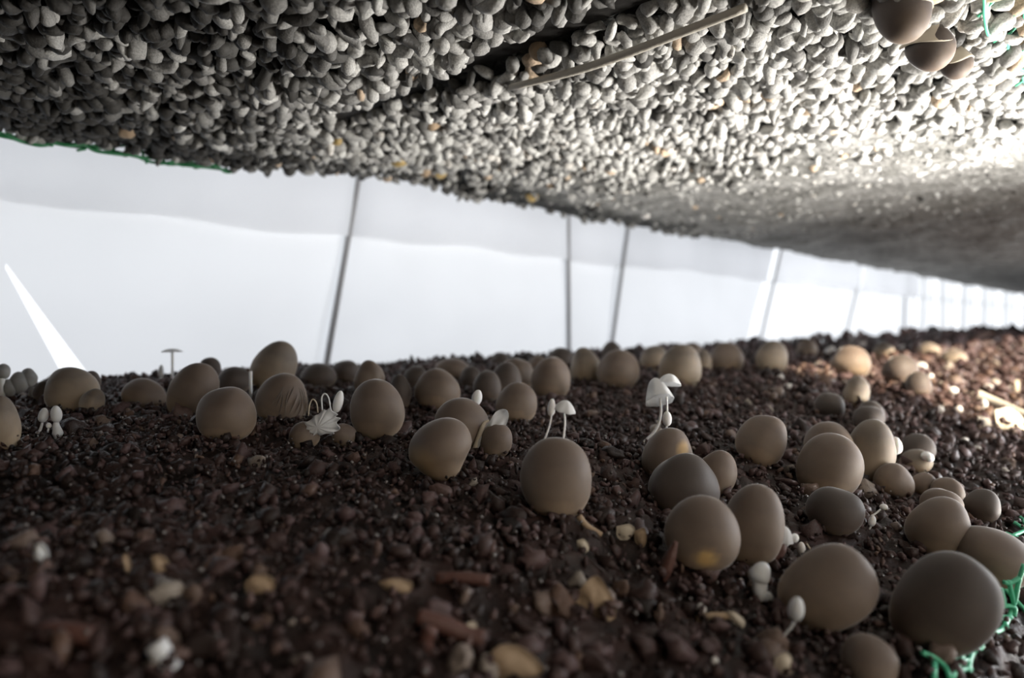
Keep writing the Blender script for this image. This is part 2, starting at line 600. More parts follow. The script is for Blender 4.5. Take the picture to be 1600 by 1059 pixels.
P = jitter_cells(-10, 140, 5.5, 76, 0.94, 0.004, rng)
cr = crusty(P[:, 0], P[:, 1])
keep = rng.random(len(P)) < (1.0 - 0.72 * cr)
groove = np.exp(-((P[:, 0] - 31.8) / 1.9) ** 2) * (P[:, 1] < 54)
keep &= groove < 0.5
P = P[keep]; cr = cr[keep]
big = rng.gamma(7, 1 / 7.0, len(P))
half = (0.40 + 0.18 * big)[:, None] * rng.uniform(0.75, 1.2, (len(P), 3)) * (1 - 0.18 * cr)[:, None]
off = rng.uniform(-0.55, 0.35, len(P)) * (1 - cr) - 0.05 + cr * rng.uniform(0.05, 0.5, len(P))
pos = np.stack([P[:, 0], P[:, 1], ceil(P[:, 0], P[:, 1]) + off], -1)
stain = sstep(63, 70, P[:, 1]) * sstep(140, 80, P[:, 0])
shade = end_shade(P[:, 0], P[:, 1])
tn = np.clip(0.50 + 0.22 * rng.normal(size=len(P)) + 0.25 * fbm(P[:, 0] / 6, P[:, 1] / 6, 95, 2) - 0.55 * stain - 0.55 * shade, 0.0, 0.92)
tn = np.where(rng.random(len(P)) < 0.02 * (1 - shade), 1.0, tn)
d = P[:, 0] * FWD[0] + P[:, 1] * FWD[1]
x = (P[:, 0] * RGT[0] + P[:, 1] * RGT[1]) / d
y = (pos[:, 2] / d) * F
seen = (np.abs(x) < 0.75) & (y < 500) & (cr < 0.5)
px_size = half.max(1) / d + 0.0 * y - 0.02 * (off > 0)
rank = np.where(seen, px_size, -1)
top = np.argsort(-rank)[:290]
rest = np.ones(len(P), bool); rest[top] = False
hi = rest & (P[:, 0] < 95)
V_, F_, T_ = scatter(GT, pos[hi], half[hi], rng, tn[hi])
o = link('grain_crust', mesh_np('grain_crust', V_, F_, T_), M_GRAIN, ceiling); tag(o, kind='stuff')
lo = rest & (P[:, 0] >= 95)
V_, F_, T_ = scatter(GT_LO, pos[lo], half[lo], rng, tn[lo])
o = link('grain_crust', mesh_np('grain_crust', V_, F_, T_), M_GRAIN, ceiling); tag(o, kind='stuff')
ru = np.arange(-10, 130, 0.8) + rng.uniform(-0.5, 0.5, 175)
re_ = 74.3 + 1.2 * fbm(ru / 10.0, ru * 0 + 1.0, 71, 2)
rv = re_ - rng.uniform(-1.2, 2.0, len(ru))
rp = np.stack([ru, rv, ceil(ru, rv) - 0.1], -1)
V_, F_, T_ = scatter(GT, rp, rng.uniform(0.35, 1.0, (len(ru), 3)) * np.array([1.1, 0.9, 0.9]), rng, rng.uniform(0.0, 0.35, len(ru)))
o = link('rim_clods', mesh_np('rim_clods', V_, F_, T_), M_GRAIN, ceiling); tag(o, kind='stuff')
grain_me = []
for V, Fc in GT:
    me = mesh_np('grain', V, Fc); me.materials.append(M_GRAIN_OBJ); grain_me.append(me)
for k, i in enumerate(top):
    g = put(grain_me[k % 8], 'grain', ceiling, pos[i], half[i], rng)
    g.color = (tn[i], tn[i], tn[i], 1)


# ------------------------------------------------------------------ generic builders
def tube_arrays(pts, rad, seg=8, cap=True):
    pts = np.asarray(pts, float); n = len(pts)
    rad = np.broadcast_to(np.asarray(rad, float), (n,))
    V = []
    ref = None
    for i in range(n):
        t = pts[min(i + 1, n - 1)] - pts[max(i - 1, 0)]
        t = t / (np.linalg.norm(t) + 1e-9)
        if ref is None:
            a = np.array([0, 0, 1.0]) if abs(t[2]) < 0.8 else np.array([1.0, 0, 0])
            ref = np.cross(t, a)
        ref = ref - t * (ref @ t); ref /= np.linalg.norm(ref) + 1e-9
        b = np.cross(t, ref)
        for k in range(seg):
            an = 2 * math.pi * k / seg
            V.append(pts[i] + rad[i] * (math.cos(an) * ref + math.sin(an) * b))
    Fc = []
    for i in range(n - 1):
        for k in range(seg):
            a = i * seg + k; b = i * seg + (k + 1) % seg
            Fc.append([a, b, b + seg, a + seg])
    if cap:
        V.append(pts[0]); V.append(pts[-1]); c0 = n * seg
        for k in range(seg):
            Fc.append([c0, (k + 1) % seg, k, k])
            e = (n - 1) * seg
            Fc.append([c0 + 1, e + k, e + (k + 1) % seg, e + (k + 1) % seg])
    return np.array(V), Fc


def pymesh(name, V, Fc, smooth=True):
    me = bpy.data.meshes.new(name)
    faces = []
    for f in Fc:
        g = []
        for i in f:
            if i not in g:
                g.append(int(i))
        faces.append(g)
    me.from_pydata([tuple(np.asarray(v, float) * S) for v in V], [], faces)
    if smooth:
        me.polygons.foreach_set('use_smooth', [True] * len(me.polygons))
    me.update()
    return me


def smooth_path(pts, n=5):
    pts = np.asarray(pts, float)
    if len(pts) < 3:
        return pts
    out = []
    P_ = np.vstack([2 * pts[0] - pts[1], pts, 2 * pts[-1] - pts[-2]])
    for i in range(1, len(P_) - 2):
        for t in np.linspace(0, 1, n, endpoint=False):
            a, b, c, d = P_[i - 1], P_[i], P_[i + 1], P_[i + 2]
            out.append(0.5 * (2 * b + (c - a) * t + (2 * a - 5 * b + 4 * c - d) * t * t + (3 * b - a - 3 * c + d) * t ** 3))
    out.append(pts[-1])
    return np.array(out)


def tube(name, pts, rad, m, parent=None, seg=8, origin=None, smooth=5):
    """world-cm path; under a parent the path is taken relative to origin"""
    p = smooth_path(pts, smooth) if smooth else np.asarray(pts, float)
    if np.ndim(rad) and len(np.asarray(rad)) != len(p):
        rad = np.interp(np.linspace(0, 1, len(p)), np.linspace(0, 1, len(rad)), rad)
    if origin is not None:
        p = p - np.asarray(origin)
    V, Fc = tube_arrays(p, rad, seg)
    return link(name, pymesh(name, V, Fc), m, parent)


def frame_for(tilt, lean, spin=0.0):
    """local z = the thing's axis: up, tilted clockwise as the lens sees it, leaning to the lens"""
    t = math.radians(tilt); l = math.radians(lean)
    rg = np.array([RGT[0], RGT[1], 0]); fw = np.array([FWD[0], FWD[1], 0]); up = np.array([0, 0, 1.0])
    ax = (up * math.cos(t) + rg * math.sin(t)) * math.cos(l) - fw * math.sin(l)
    x = rg - ax * (rg @ ax); x /= np.linalg.norm(x)
    y = np.cross(ax, x)
    s, c = math.sin(spin), math.cos(spin)
    return np.stack([x * c + y * s, -x * s + y * c, ax], 1)


def egg_arrays(w, h, seed, asym=0.10, point=0.0, flat=0.0, blunt=0.0, amt=0.02, nu=36, nv=24):
    """egg with its middle at the origin; asym > 0 is fuller below, point draws the foot out, blunt squares the crown"""
    r = np.random.default_rng(seed)
    ph = np.linspace(-math.pi / 2, math.pi / 2, nv)
    th = np.arange(nu) * 2 * math.pi / nu
    PH, TH = np.meshgrid(ph, th, indexing='ij')
    s = np.sin(PH); c = np.cos(PH)
    rad = np.power(c, 1.0 - 0.25 * blunt) * (1 - asym * s)
    if point > 0:
        rad = np.where(s < 0, rad * (1 - point) + point * np.power(np.clip(1 + s, 0, 1), 0.62) * (1 - asym * s), rad)
    z = s
    X = rad * np.cos(TH) * w / 2; Y = rad * np.sin(TH) * w / 2 * (1 - flat); Zz = z * h / 2
    V = np.stack([X, Y, Zz], -1).reshape(-1, 3)
    d = np.zeros(len(V)); dirn = V / (np.linalg.norm(V, axis=1)[:, None] + 1e-9)
    for k in range(4):
        d += np.sin(dirn @ (r.normal(size=3) * 1.7) + r.uniform(0, 6.28))
    V = V * (1 + amt * d)[:, None]
    Fc = []
    for i in range(nv - 1):
        for k in range(nu):
            a = i * nu + k; b = i * nu + (k + 1) % nu
            Fc.append([a, b, b + nu, a + nu])
    return V, np.array(Fc)


GRP_BACK = 'brown mushrooms crowded along the far side of the bed'
n_mush = [0]


def mushroom(cx, cy, w, h, tilt=0, lean=8, col='brown', label=None, group=None, asym=0.08, point=0.0, blunt=0.3,
             foot=None, spot=None, depth=None, hang=False, amt=0.02, flat=0.0):
    """px box of one egg-shaped mushroom; its distance comes from where its foot meets the compost"""
    n_mush[0] += 1
    t = math.radians(tilt)
    if depth is None:
        f = 0.42 * h
        fx = cx - math.sin(t) * f if foot is None else foot[0]
        fy = cy + math.cos(t) * f if foot is None else foot[1]
        if hang:
            d = on_ceil(cx + math.sin(t) * 0 - 0, fy - 2 * math.cos(t) * f)
        else:
            d = on_bed(fx, fy)
    else:
        d = depth
    k = d / F
    d2 = d + 0.10 * w * k if not hang else d
    k = d2 / F
    p = at(cx, cy, d2)
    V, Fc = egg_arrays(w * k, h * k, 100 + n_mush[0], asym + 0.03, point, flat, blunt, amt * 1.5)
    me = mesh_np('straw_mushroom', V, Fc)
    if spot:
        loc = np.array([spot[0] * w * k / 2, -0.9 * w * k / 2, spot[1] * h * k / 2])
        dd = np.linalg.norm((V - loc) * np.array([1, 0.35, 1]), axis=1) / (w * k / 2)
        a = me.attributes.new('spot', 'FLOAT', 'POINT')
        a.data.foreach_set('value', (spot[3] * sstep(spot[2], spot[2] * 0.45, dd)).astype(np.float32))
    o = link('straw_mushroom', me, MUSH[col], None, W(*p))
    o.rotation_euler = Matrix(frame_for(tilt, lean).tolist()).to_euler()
    tag(o, label or 'brown egg-shaped mushroom in the crowded row along the far side of the bed', 'mushroom',
        group or (None if label else GRP_BACK))
    return o, p, k


# ------------------------------------------------------------------ mushrooms
# row by the plastic, at the shaded end of the bed
mushroom(2, 662, 44, 92, 0, 5, 'tan', 'tan mushroom at the shaded end of the bed beside two pale sprouts', foot=(8, 700))
mushroom(112, 609, 76, 78, -12, 5, 'tan', 'broad tan mushroom with a sloping shoulder below the bright slit', asym=0.12)
mushroom(143, 628, 34, 44, 25, 5, 'tan', 'small tan mushroom pressed against a broad tan one', foot=(132, 645))
mushroom(141, 594, 27, 32, 10, 5, 'dark', 'small dark mushroom peeking from behind a broad tan one', foot=(138, 632))
G_GREY = 'pale grey mushrooms at the shaded end'
for a in ((28, 598, 26, 34), (12, 606, 18, 28), (4, 580, 20, 26), (44, 590, 22, 30), (52, 612, 14, 16)):
    mushroom(*a, 0, 5, 'grey', 'small pale grey mushroom crowded at the shaded end of the bed', G_GREY, foot=(a[0], 628))
mushroom(66, 612, 26, 36, 12, 5, 'dark', 'small brown mushroom half hidden beside the pale grey ones', foot=(64, 634))
mushroom(224, 616, 64, 50, 20, 6, 'brown', 'low rounded mushroom leaning on a taller slanted one')
mushroom(299, 614, 70, 96, 36, 6, 'brown', 'slanted long mushroom joined to a low rounded one', asym=-0.02, point=0.4)
mushroom(327, 578, 34, 42, 15, 5, 'dark', 'small dark mushroom rising behind the slanted long one', foot=(322, 612))
mushroom(366, 594, 52, 44, 0, 5, 'dark', 'squat dark mushroom behind the round pale-rimmed one', foot=(366, 622))
mushroom(353, 648, 88, 82, 0, 10, 'brown', 'round ball-like mushroom with a thin pale rim', asym=0.0)
mushroom(430, 574, 66, 86, 22, 5, 'tan', 'tall tan mushroom standing highest against the white plastic', asym=0.10, foot=(415, 612))
mushroom(408, 622, 30, 28, 0, 5, 'dark', 'little dark mushroom wedged between two larger ones', foot=(408, 640))
streak, ps, ks = mushroom(441, 625, 80, 82, 24, 6, 'brown', 'mushroom with fibrous streaked cap beside the white torn lump', asym=0.10)
rf = np.random.default_rng(5)
for i in range(11):
    th = math.radians(-98 + 9.5 * i + rf.uniform(-4, 4)); pts = []
    w_, h_ = 80 * ks * 1.02, 82 * ks * 1.02
    a0 = rf.uniform(30, 55); a1 = rf.uniform(-20, 8)
    for ph in np.radians(np.linspace(a0, a1, 7)):
        sn, cs = math.sin(ph), math.cos(ph)
        rd = cs ** 0.925 * (1 - 0.13 * sn)
        t2 = th + 0.10 * math.sin(3 * ph + i)
        pts.append(np.array([rd * math.cos(t2) * w_ / 2, rd * math.sin(t2) * w_ / 2, sn * h_ / 2]))
    tube('fibre', pts, [0.01, 0.035, 0.045, 0.03, 0.01], MUSH['dark'], streak, 5, np.zeros(3), 0)
mushroom(588, 641, 84, 98, 3, 8, 'brown', 'upright smooth egg mushroom standing alone past the white lump', asym=0.06)
mushroom(474, 682, 48, 44, -10, 8, 'brown', 'small bud under the ragged white lump, at the streaked mushroom', foot=(470, 696))
mushroom(537, 680, 38, 38, 10, 8, 'brown', 'small bud under the ragged white lump, at the upright egg', foot=(537, 694))
mushroom(722, 664, 92, 84, 20, 4, 'brown', 'torn-open mushroom with a white flap on its split side', asym=0.05, foot=(718, 700))
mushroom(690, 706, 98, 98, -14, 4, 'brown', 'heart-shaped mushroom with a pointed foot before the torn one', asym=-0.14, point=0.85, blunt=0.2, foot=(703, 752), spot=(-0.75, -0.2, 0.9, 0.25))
mushroom(871, 747, 114, 128, 0, 10, 'brown', 'large smooth egg mushroom with two thin white sprouts on top', asym=0.04)
# crowded far rows
for a in ((578, 592, 46, 58, 0, 0, 'brown', 620, 'brown mushroom behind the upright smooth egg'), (624, 612, 34, 60, 0, 0, 'dark', 640, 'narrow dark mushroom beside the upright smooth egg'), (684, 609, 66, 62, 4, 0, 'brown', 636, 'round brown mushroom between the upright egg and the torn one'),
          (707, 577, 52, 36, 8, 0, 'brown', 594, 'low brown crown against the plastic behind a round brown one'), (762, 604, 46, 50, 0, 0, 'dark', 628, 'very dark mushroom behind the white capsule sprout'), (790, 596, 50, 60, 10, 0, 'dark', 622, 'dark leaning mushroom next to a very dark one'),
          (806, 584, 58, 52, 0, 0, 'brown', 606, 'brown mushroom behind a round one near the torn flap'), (807, 629, 66, 64, 5, 4, 'brown', 658, 'round brown mushroom just behind the white torn flap'), (861, 591, 60, 70, 8, 4, 'brown', 624, 'tall brown mushroom behind the two thin white sprouts'),
          (877, 562, 42, 40, 0, 0, 'dark', 578, 'dark crown behind a tall brown mushroom at a seam pole'), (914, 572, 48, 58, 0, 0, 'tan', 596, 'tan mushroom between a tall brown one and a plump one'), (966, 578, 64, 64, 8, 4, 'brown', 606, 'plump brown mushroom with a broad top in the far row'),
          (955, 548, 30, 30, 0, 0, 'dark', 560, 'small dark crown peeking over the plump brown mushroom'), (1022, 560, 44, 42, 0, 0, 'tan', 578, 'pale tan mushroom left open between two plump ones'), (1064, 573, 62, 68, 4, 2, 'tan', 604, 'large tan mushroom behind the big open white cap'),
          (1101, 566, 24, 40, 0, 0, 'tan', 584, 'slim tan mushroom tucked against a large tan one'), (1136, 558, 50, 46, 0, 0, 'brown', 578, 'squat brown mushroom past the slim tan one in the far row'), (1206, 558, 46, 56, 6, 0, 'tan', 584, 'tan cone-shaped mushroom standing alone below the bright gap'),
          (1330, 566, 58, 50, 0, 0, 'brown', 588, 'broad sunlit mushroom in the far blurred part of the bed'), (1262, 545, 30, 30, 0, 0, 'brown', 558), (1080, 548, 34, 28, 0, 0, 'brown', 558),
          (782, 564, 30, 26, 0, 0, 'dark', 574), (840, 570, 30, 30, 0, 0, 'brown', 582), (540, 580, 44, 36, 0, 0, 'dark', 596),
          (498, 588, 54, 40, 0, 0, 'dark', 604), (650, 592, 40, 40, 0, 0, 'dark', 608), (1380, 548, 30, 26, 0, 0, 'tan', 560),
          (1450, 548, 34, 26, 0, 0, 'tan', 560), (1490, 560, 36, 30, 0, 0, 'tan', 574), (736, 590, 34, 36, 0, 0, 'dark', 606)):
    mushroom(a[0], a[1], a[2], a[3], a[4], a[5], a[6], a[8] if len(a) > 8 else '%s low mushroom crown at the very back of the crowded far row' % a[6],
             None if len(a) > 8 else 'low %s crowns at the back of the far row' % a[6], foot=(a[0], a[7]))
# middle of the bed, towards the daylight
mushroom(1193, 689, 74, 84, 30, 8, 'brown', 'leaning bright-rimmed mushroom standing clear of the two clusters', asym=0.08)
mushroom(1045, 713, 84, 96, 4, 6, 'brown', 'mushroom with a painted yellow highlight at the back of the tight cluster', spot=(0.35, 0.45, 0.34, 0.55), foot=(1045, 742))
mushroom(1118, 743, 64, 84, 24, 6, 'brown', 'slender leaning mushroom behind the tight cluster', foot=(1112, 762))
mushroom(1069, 759, 104, 96, 10, 10, 'dark', 'dark rounded mushroom in the middle of the tight cluster', foot=(1064, 792))
mushroom(1180, 824, 94, 130, 8, 8, 'brown', 'tall brown mushroom at the cluster with a white cap on its side', asym=0.02)
mushroom(1096, 836, 110, 112, 12, 12, 'brown', 'round mushroom with a painted amber highlight fronting the tight cluster', asym=0.02, spot=(-0.05, -0.22, 0.36, 0.9), foot=(1088, 888))
mushroom(1297, 690, 72, 62, 0, 5, 'brown', 'mushroom showing only its crown behind a larger oval one', foot=(1295, 728))
mushroom(1362, 707, 68, 104, 6, 6, 'tan', 'tall oval pale-brown mushroom with a white knob on its side', asym=0.0, foot=(1350, 746))
mushroom(1297, 728, 90, 100, 14, 8, 'brown', 'large oval mushroom leaning on the tall pale-brown one', asym=0.02)
mushroom(1306, 798, 84, 76, 12, 10, 'dark', 'dark shaded mushroom under the large oval one', asym=0.0)
mushroom(1399, 753, 60, 54, 35, 6, 'brown', 'small tilted mushroom at the foot of the tall oval one', foot=(1386, 770))
G_ARC = 'dark crowns behind the tall oval mushroom'
mushroom(1358, 654, 46, 40, 0, 5, 'dark', 'dark mushroom crown just behind the tall oval mushroom', G_ARC, foot=(1358, 676))
mushroom(1362, 645, 40, 34, 0, 5, 'dark', 'dark mushroom crown just behind the tall oval mushroom', G_ARC, foot=(1362, 662))
mushroom(1298, 634, 44, 46, 0, 60, 'dark', 'black-topped mushroom with a grey collar in mid bed', foot=(1298, 652))
mushroom(1340, 612, 40, 50, 0, 0, 'tan', 'tan mushroom behind the black-topped one', foot=(1340, 634))
mushroom(1408, 578, 52, 48, 0, 0, 'dark', 'dark purplish mushroom in the blurred sunlit part of the bed', foot=(1408, 604))
mushroom(1437, 602, 38, 42, 10, 0, 'dark', 'small dark mushroom before the dark purplish one', foot=(1434, 622))
mushroom(1437, 700, 46, 44, 0, 5, 'dark', 'dark mushroom beside a small white button', foot=(1437, 722))
mushroom(1434, 720, 46, 36, -10, 5, 'tan', 'pale-footed mushroom beside a small white button', foot=(1434, 736))
mushroom(1446, 757, 36, 36, 0, 5, 'brown', 'little brown mushroom past the small tilted one', foot=(1446, 772))
G_FAN = 'crowns stacked behind the leaning bright-rimmed mushroom at the net'
mushroom(1482, 768, 50, 40, 0, 5, 'brown', 'crown showing behind the bright-rimmed mushroom near the net', G_FAN, foot=(1482, 790))
mushroom(1474, 786, 62, 46, 5, 5, 'brown', 'crown showing behind the bright-rimmed mushroom near the net', G_FAN, foot=(1472, 812))
mushroom(1472, 826, 88, 98, 16, 8, 'brown', 'bright-rimmed mushroom behind the biggest one by the green net', asym=0.04)
mushroom(1537, 793, 54, 60, 8, 6, 'dark', 'dark knobbly mushroom behind the wide one over the net', point=0.5)
mushroom(1558, 874, 112, 92, 28, 8, 'brown', 'wide mushroom overhanging the green net', asym=-0.04, foot=(1545, 906))
mushroom(1297, 924, 120, 158, 44, 8, 'brown', 'big tilted oval mushroom with a pale sprout before it', asym=-0.04, blunt=0.6)
mushroom(1479, 951, 138, 168, 36, 10, 'dark', 'biggest dark mushroom resting against the green net', asym=-0.02, blunt=0.6, foot=(1440, 1010))
mushroom(1364, 1038, 84, 84, 5, 12, 'brown', 'half-seen mushroom growing low between the two biggest ones', foot=(1362, 1070))


# under the shelf above: three hanging upside down, each in a pale torn collar
def hanging(cx, cy, w, h, tilt, d, label):
    n_mush[0] += 1
    k = d / F
    p = at(cx, cy, d)
    root = empty('hanging_mushroom', p, label, 'mushroom', 'mushrooms hanging from the shelf above')
    root.rotation_euler = Matrix(frame_for(tilt, 0).tolist()).to_euler()
    V, Fc = egg_arrays(w * k, h * k, n_mush[0], -0.03, 0, 0, 0.4)
    link('cap', mesh_np('cap', V, Fc), MUSH['dark'], root)
    nu, nv = 32, 8
    V = []
    for j in range(nv):
        f = j / (nv - 1)
        ph = math.radians(12 + 40 * f)
        for i in range(nu):
            th = 2 * math.pi * i / nu
            e = 1.03 + 0.02 * math.sin(3 * th + 1) + 0.07 * f
            rr = math.cos(ph) ** 0.7 * e
            V.append([rr * math.cos(th) * w * k / 2, rr * math.sin(th) * w * k / 2,
                      (math.sin(ph) - (1 - f) * (0.55 * math.cos(th + 0.5) + 0.08 * math.sin(3 * th + tilt))) * h * k / 2])
    Fc = [[j * nu + i, j * nu + (i + 1) % nu, (j + 1) * nu + (i + 1) % nu, (j + 1) * nu + i] for j in range(nv - 1) for i in range(nu)]
    o = link('collar', pymesh('collar', V, Fc), M_CREAM, root)
    so = o.modifiers.new('thickness', 'SOLIDIFY'); so.thickness = 0.0007
    return root


hanging(1402, 16, 82, 104, -12, 36, 'largest brown mushroom hanging from the shelf above')
hanging(1447, 78, 64, 74, -38, 41.5, 'middle brown mushroom hanging between the largest and the smallest')
hanging(1488, 103, 46, 50, -42, 44.5, 'smallest dark mushroom hanging from the shelf above')


# ------------------------------------------------------------------ thin white sprouts and white growths
def head_obj(name, cx, cy, w, h, tilt, d, m, root, origin, seed, asym=0.1, flat=0.0, lean=0, amt=0.02):
    k = d / F
    V, Fc = egg_arrays(w * k, h * k, seed, asym, 0, flat, 0.3, amt, 20, 14)
    o = link(name, mesh_np(name, V, Fc), m, root)
    o.location = Vector((at(cx, cy, d) - origin) * S)
    o.rotation_euler = Matrix(frame_for(tilt, lean).tolist()).to_euler()
    return o


def umbrella(name, cx, cy, w, h, tilt, d, m, root, origin, lean=0, seed=0):
    """thin open cap: a dome with a turned-in rim and fine gills"""
    k = d / F
    r = np.random.default_rng(seed)
    nu, nv = 28, 7
    a1, a2 = r.uniform(0, 6.28, 2)
    V = []
    for side in (0, 1):
        for j in range(nv):
            f = (j + 0.02) / (nv - 1)
            for i in range(nu):
                th = 2 * math.pi * i / nu
                e = 1 + 0.08 * math.sin(3 * th + a1) + 0.05 * math.sin(7 * th + a2)
                rr = f * e * w * k / 2
                z = (0.5 - f ** 2.2) * h * k - side * 0.12 * h * k * (1 - f * 0.8)
                if side:
                    z += 0.02 * h * k * math.sin(14 * th)
                V.append([rr * math.cos(th), rr * math.sin(th), z])
    Fc = []
    for s in (0, 1):
        for j in range(nv - 1):
            for i in range(nu):
                a = s * nu * nv + j * nu + i; b = s * nu * nv + j * nu + (i + 1) % nu
                q = [a, b, b + nu, a + nu]
                Fc.append(q[::-1] if s == 0 else q)
    for i in range(nu):
        a = (nv - 1) * nu + i; b = (nv - 1) * nu + (i + 1) % nu
        Fc.append([a, a + nu * nv, b + nu * nv, b])
    o = link(name, pymesh(name, V, Fc), m, root)
    o.location = Vector((at(cx, cy, d) - origin) * S)
    o.rotation_euler = Matrix(frame_for(tilt, lean).tolist()).to_euler()
    return o


def sprout(label, d, stem=None, rad=1.2, heads=(), group=None, m=M_WHITE, name='white_sprout'):
    foot = stem[-1] if stem else (heads[0][1], heads[0][2] + heads[0][4] / 2)
    org = at(foot[0], foot[1], d)
    root = empty(name, org, label, 'mushroom', group)
    if stem:
        pts = [at(x, y, d) for x, y in stem]
        tube('stem', pts, np.asarray(rad) * d / F if np.ndim(rad) else rad * d / F, m, root, 8, org)
    for i, h in enumerate(heads):
        kind, x, y, w, hh, tl = h[:6]
        if kind == 'egg':
            head_obj('cap', x, y, w, hh, tl, d, m, root, org, 7 + i + int(x))
        else:
            umbrella('cap', x, y, w, hh, tl, d, M_VEIL if m is M_WHITE else m, root, org, h[6] if len(h) > 6 else 0, int(x))
    return root


def flake(name, outline, d, m, label, cat, thick=0.12, bulge=0.25, dz=None, group=None):
    """closed outline in photo directions, all at one real distance, cut as a curved slab with thickness"""
    cx = sum(p[0] for p in outline) / len(outline); cy = sum(p[1] for p in outline) / len(outline)
    org = at(cx, cy, d)
    ol = smooth_path(np.array(list(outline) + [outline[0]], float), 3)[:-1]
    n = len(ol); fw = np.array([FWD[0], FWD[1], 0.0])
    rings = [1.0, 0.7, 0.38]
    size = max(np.ptp(ol[:, 0]), np.ptp(ol[:, 1])) * d / F
    V = []; Fc = []
    for s in (-1, 1):
        base = len(V)
        for q in rings:
            for i, (x, y) in enumerate(ol):
                p = at(cx + (x - cx) * q, cy + (y - cy) * q, d) - org
                wav = 0.05 * size * math.sin(i * 0.9) * q
                V.append(p - fw * (bulge * size * (1 - q * q) + wav + s * -thick / 2 * (0.4 if q == 1.0 else 1)))
        V.append(-fw * (bulge * size - s * thick / 2))
        c = len(V) - 1
        for j in range(len(rings) - 1):
            for i in range(n):
                a = base + j * n + i; b = base + j * n + (i + 1) % n
                Fc.append([a, b, b + n, a + n][::s])
        for i in range(n):
            a = base + (len(rings) - 1) * n + i; b = base + (len(rings) - 1) * n + (i + 1) % n
            Fc.append([a, b, c][::s])
    h = len(V) // 2
    for i in range(n):
        Fc.append([i, (i + 1) % n, h + (i + 1) % n, h + i][::-1])
    o = link(name, pymesh(name, V, Fc), m, None, W(*org))
    return tag(o, label, cat, group)


dA = on_bed(62, 686)
sprout('pale thin sprout with an oval cap, the slimmer of two together', dA, [(65, 656), (62, 668), (58, 678), (60, 686)], [1.6, 2.2, 2.6], [('egg', 66, 649, 14, 24, 8)], m=M_PALE)
sprout('pale thin sprout with an oval cap and a stem widening downwards', dA, [(86, 656), (86, 666), (88, 678), (87, 692)], [3, 5, 8, 1.5], [('egg', 86, 647, 16, 27, -3)], m=M_PALE)
sprout('tiny white knob between two pale sprouts', dA, [(74, 667), (72, 676)], 1.5, [('egg', 74, 665, 8, 9, 0)], name='white_button')
dB = on_bed(500, 690) - 0.6
k = dB / F
flake('mycelium_lump', [(466, 675), (470, 668), (471, 661), (479, 659), (486, 655), (492, 649), (497, 647), (505, 640), (510, 641), (515, 636), (519, 642), (526, 648),
       (524, 651), (531, 654), (525, 660), (530, 667), (528, 673), (521, 675), (520, 679), (510, 677), (500, 681), (494, 680), (487, 687), (482, 686), (477, 694), (473, 690), (471, 684), (467, 681)],
      dB - 0.3, M_VEIL, 'ragged white mycelium lump between the streaked and the egg mushroom', 'fungus', 0.5, 0.14)
sprout('white capsule sprout standing out of the ragged lump', dB + 0.5, [(521, 645), (518, 652)], 3.2, [('egg', 528, 628, 15, 36, 14)])
for i, pts in enumerate(([(481, 650), (483, 633), (488, 624), (494, 630), (496, 645)], [(503, 642), (502, 622), (507, 615), (513, 622), (516, 640)])):
    o = tube('thread_loop', [at(x, y, dB - 0.3) for x, y in pts], 1.1 * k, M_CREAM if i == 0 else M_WHITE, None, 6)
    tag(o, ['cream looped thread rising from the white lump, the shorter loop', 'white looped thread rising from the white lump, the taller loop'][i], 'thread')
dC = on_bed(718, 700) + 2.2
sprout('white capsule sprout showing behind the torn mushroom', dC, [(741, 632), (738, 645)], 4, [('egg', 745, 622, 16, 26, 14)])


dT = on_bed(718, 700) - 1.0
flake('torn_flap', [(762, 664), (774, 644), (790, 640), (795, 650), (789, 668), (778, 682), (764, 686), (750, 692), (744, 704), (738, 708), (744, 688)],
      dT, M_VEIL, 'white torn flap folded out of the split mushroom', 'fungus', 0.25, 0.10)
tube_o = tube('torn_lip', [at(x, y, dT - 0.15) for x, y in ((764, 657), (756, 662), (750, 678), (743, 697), (737, 710))],
              [0.04, 0.14, 0.16, 0.16, 0.08], M_CREAM, None, 8)
tag(tube_o, 'cream rolled lip along the split mushroom, beside the white flap', 'fungus')
mushroom(776, 690, 52, 56, 20, 4, 'brown', 'brown bowl-like husk behind the white torn flap', foot=(770, 712), asym=-0.05)

dE = on_bed(871, 800) + 1.0
sprout('thin white sprout with a drooping oval cap on the large egg', dE, [(862, 648), (859, 664), (853, 682), (846, 697)], 1.4, [('egg', 862, 636, 13, 27, 5)])
sprout('thin white sprout with an open tilted cap on the large egg', dE, [(881, 638), (883, 658), (882, 674), (880, 692)], 1.5, [('cap', 884, 633, 34, 14, 14, 18)])
dG = on_bed(1003, 694)
sprout('tall white sprout with a big open cap on a curved stem', dG, [(1032, 622), (1033, 648), (1025, 672), (1002, 695)], [2.0, 2.0, 2.2, 1.6],
       [('cap', 1027, 608, 44, 38, -8, -32), ('cap', 1046, 592, 38, 16, 6, -15)])
dG2 = on_bed(1045, 742) + 0.6
sprout('white sprout bud on a straight stem behind the big open cap', dG2, [(1042, 620), (1043, 640), (1042, 674)], 1.7, [('egg', 1043, 654, 14, 23, 0)])
dH = on_bed(1200, 876)
sprout('white hooded cap growing out from the side of the tall mushroom', dH, [(1236, 836), (1240, 846), (1230, 856)], 2.0,
       [('cap', 1226, 834, 34, 22, 12, 10), ('egg', 1244, 842, 13, 14, 30)])
sprout('cream seed-like bud lying above the big tilted oval', on_bed(1255, 868), None, 1, [('egg', 1255, 860, 13, 23, 0)], m=M_BEAD, name='cream_bud')
o = tube('straw_sliver', [at(x, y, on_bed(1270, 866)) for x, y in ((1264, 852), (1270, 862), (1272, 866))], 0.05, M_CREAM)
tag(o, 'cream sliver of straw beside the seed-like bud', 'straw')
dI = on_bed(1358, 830)
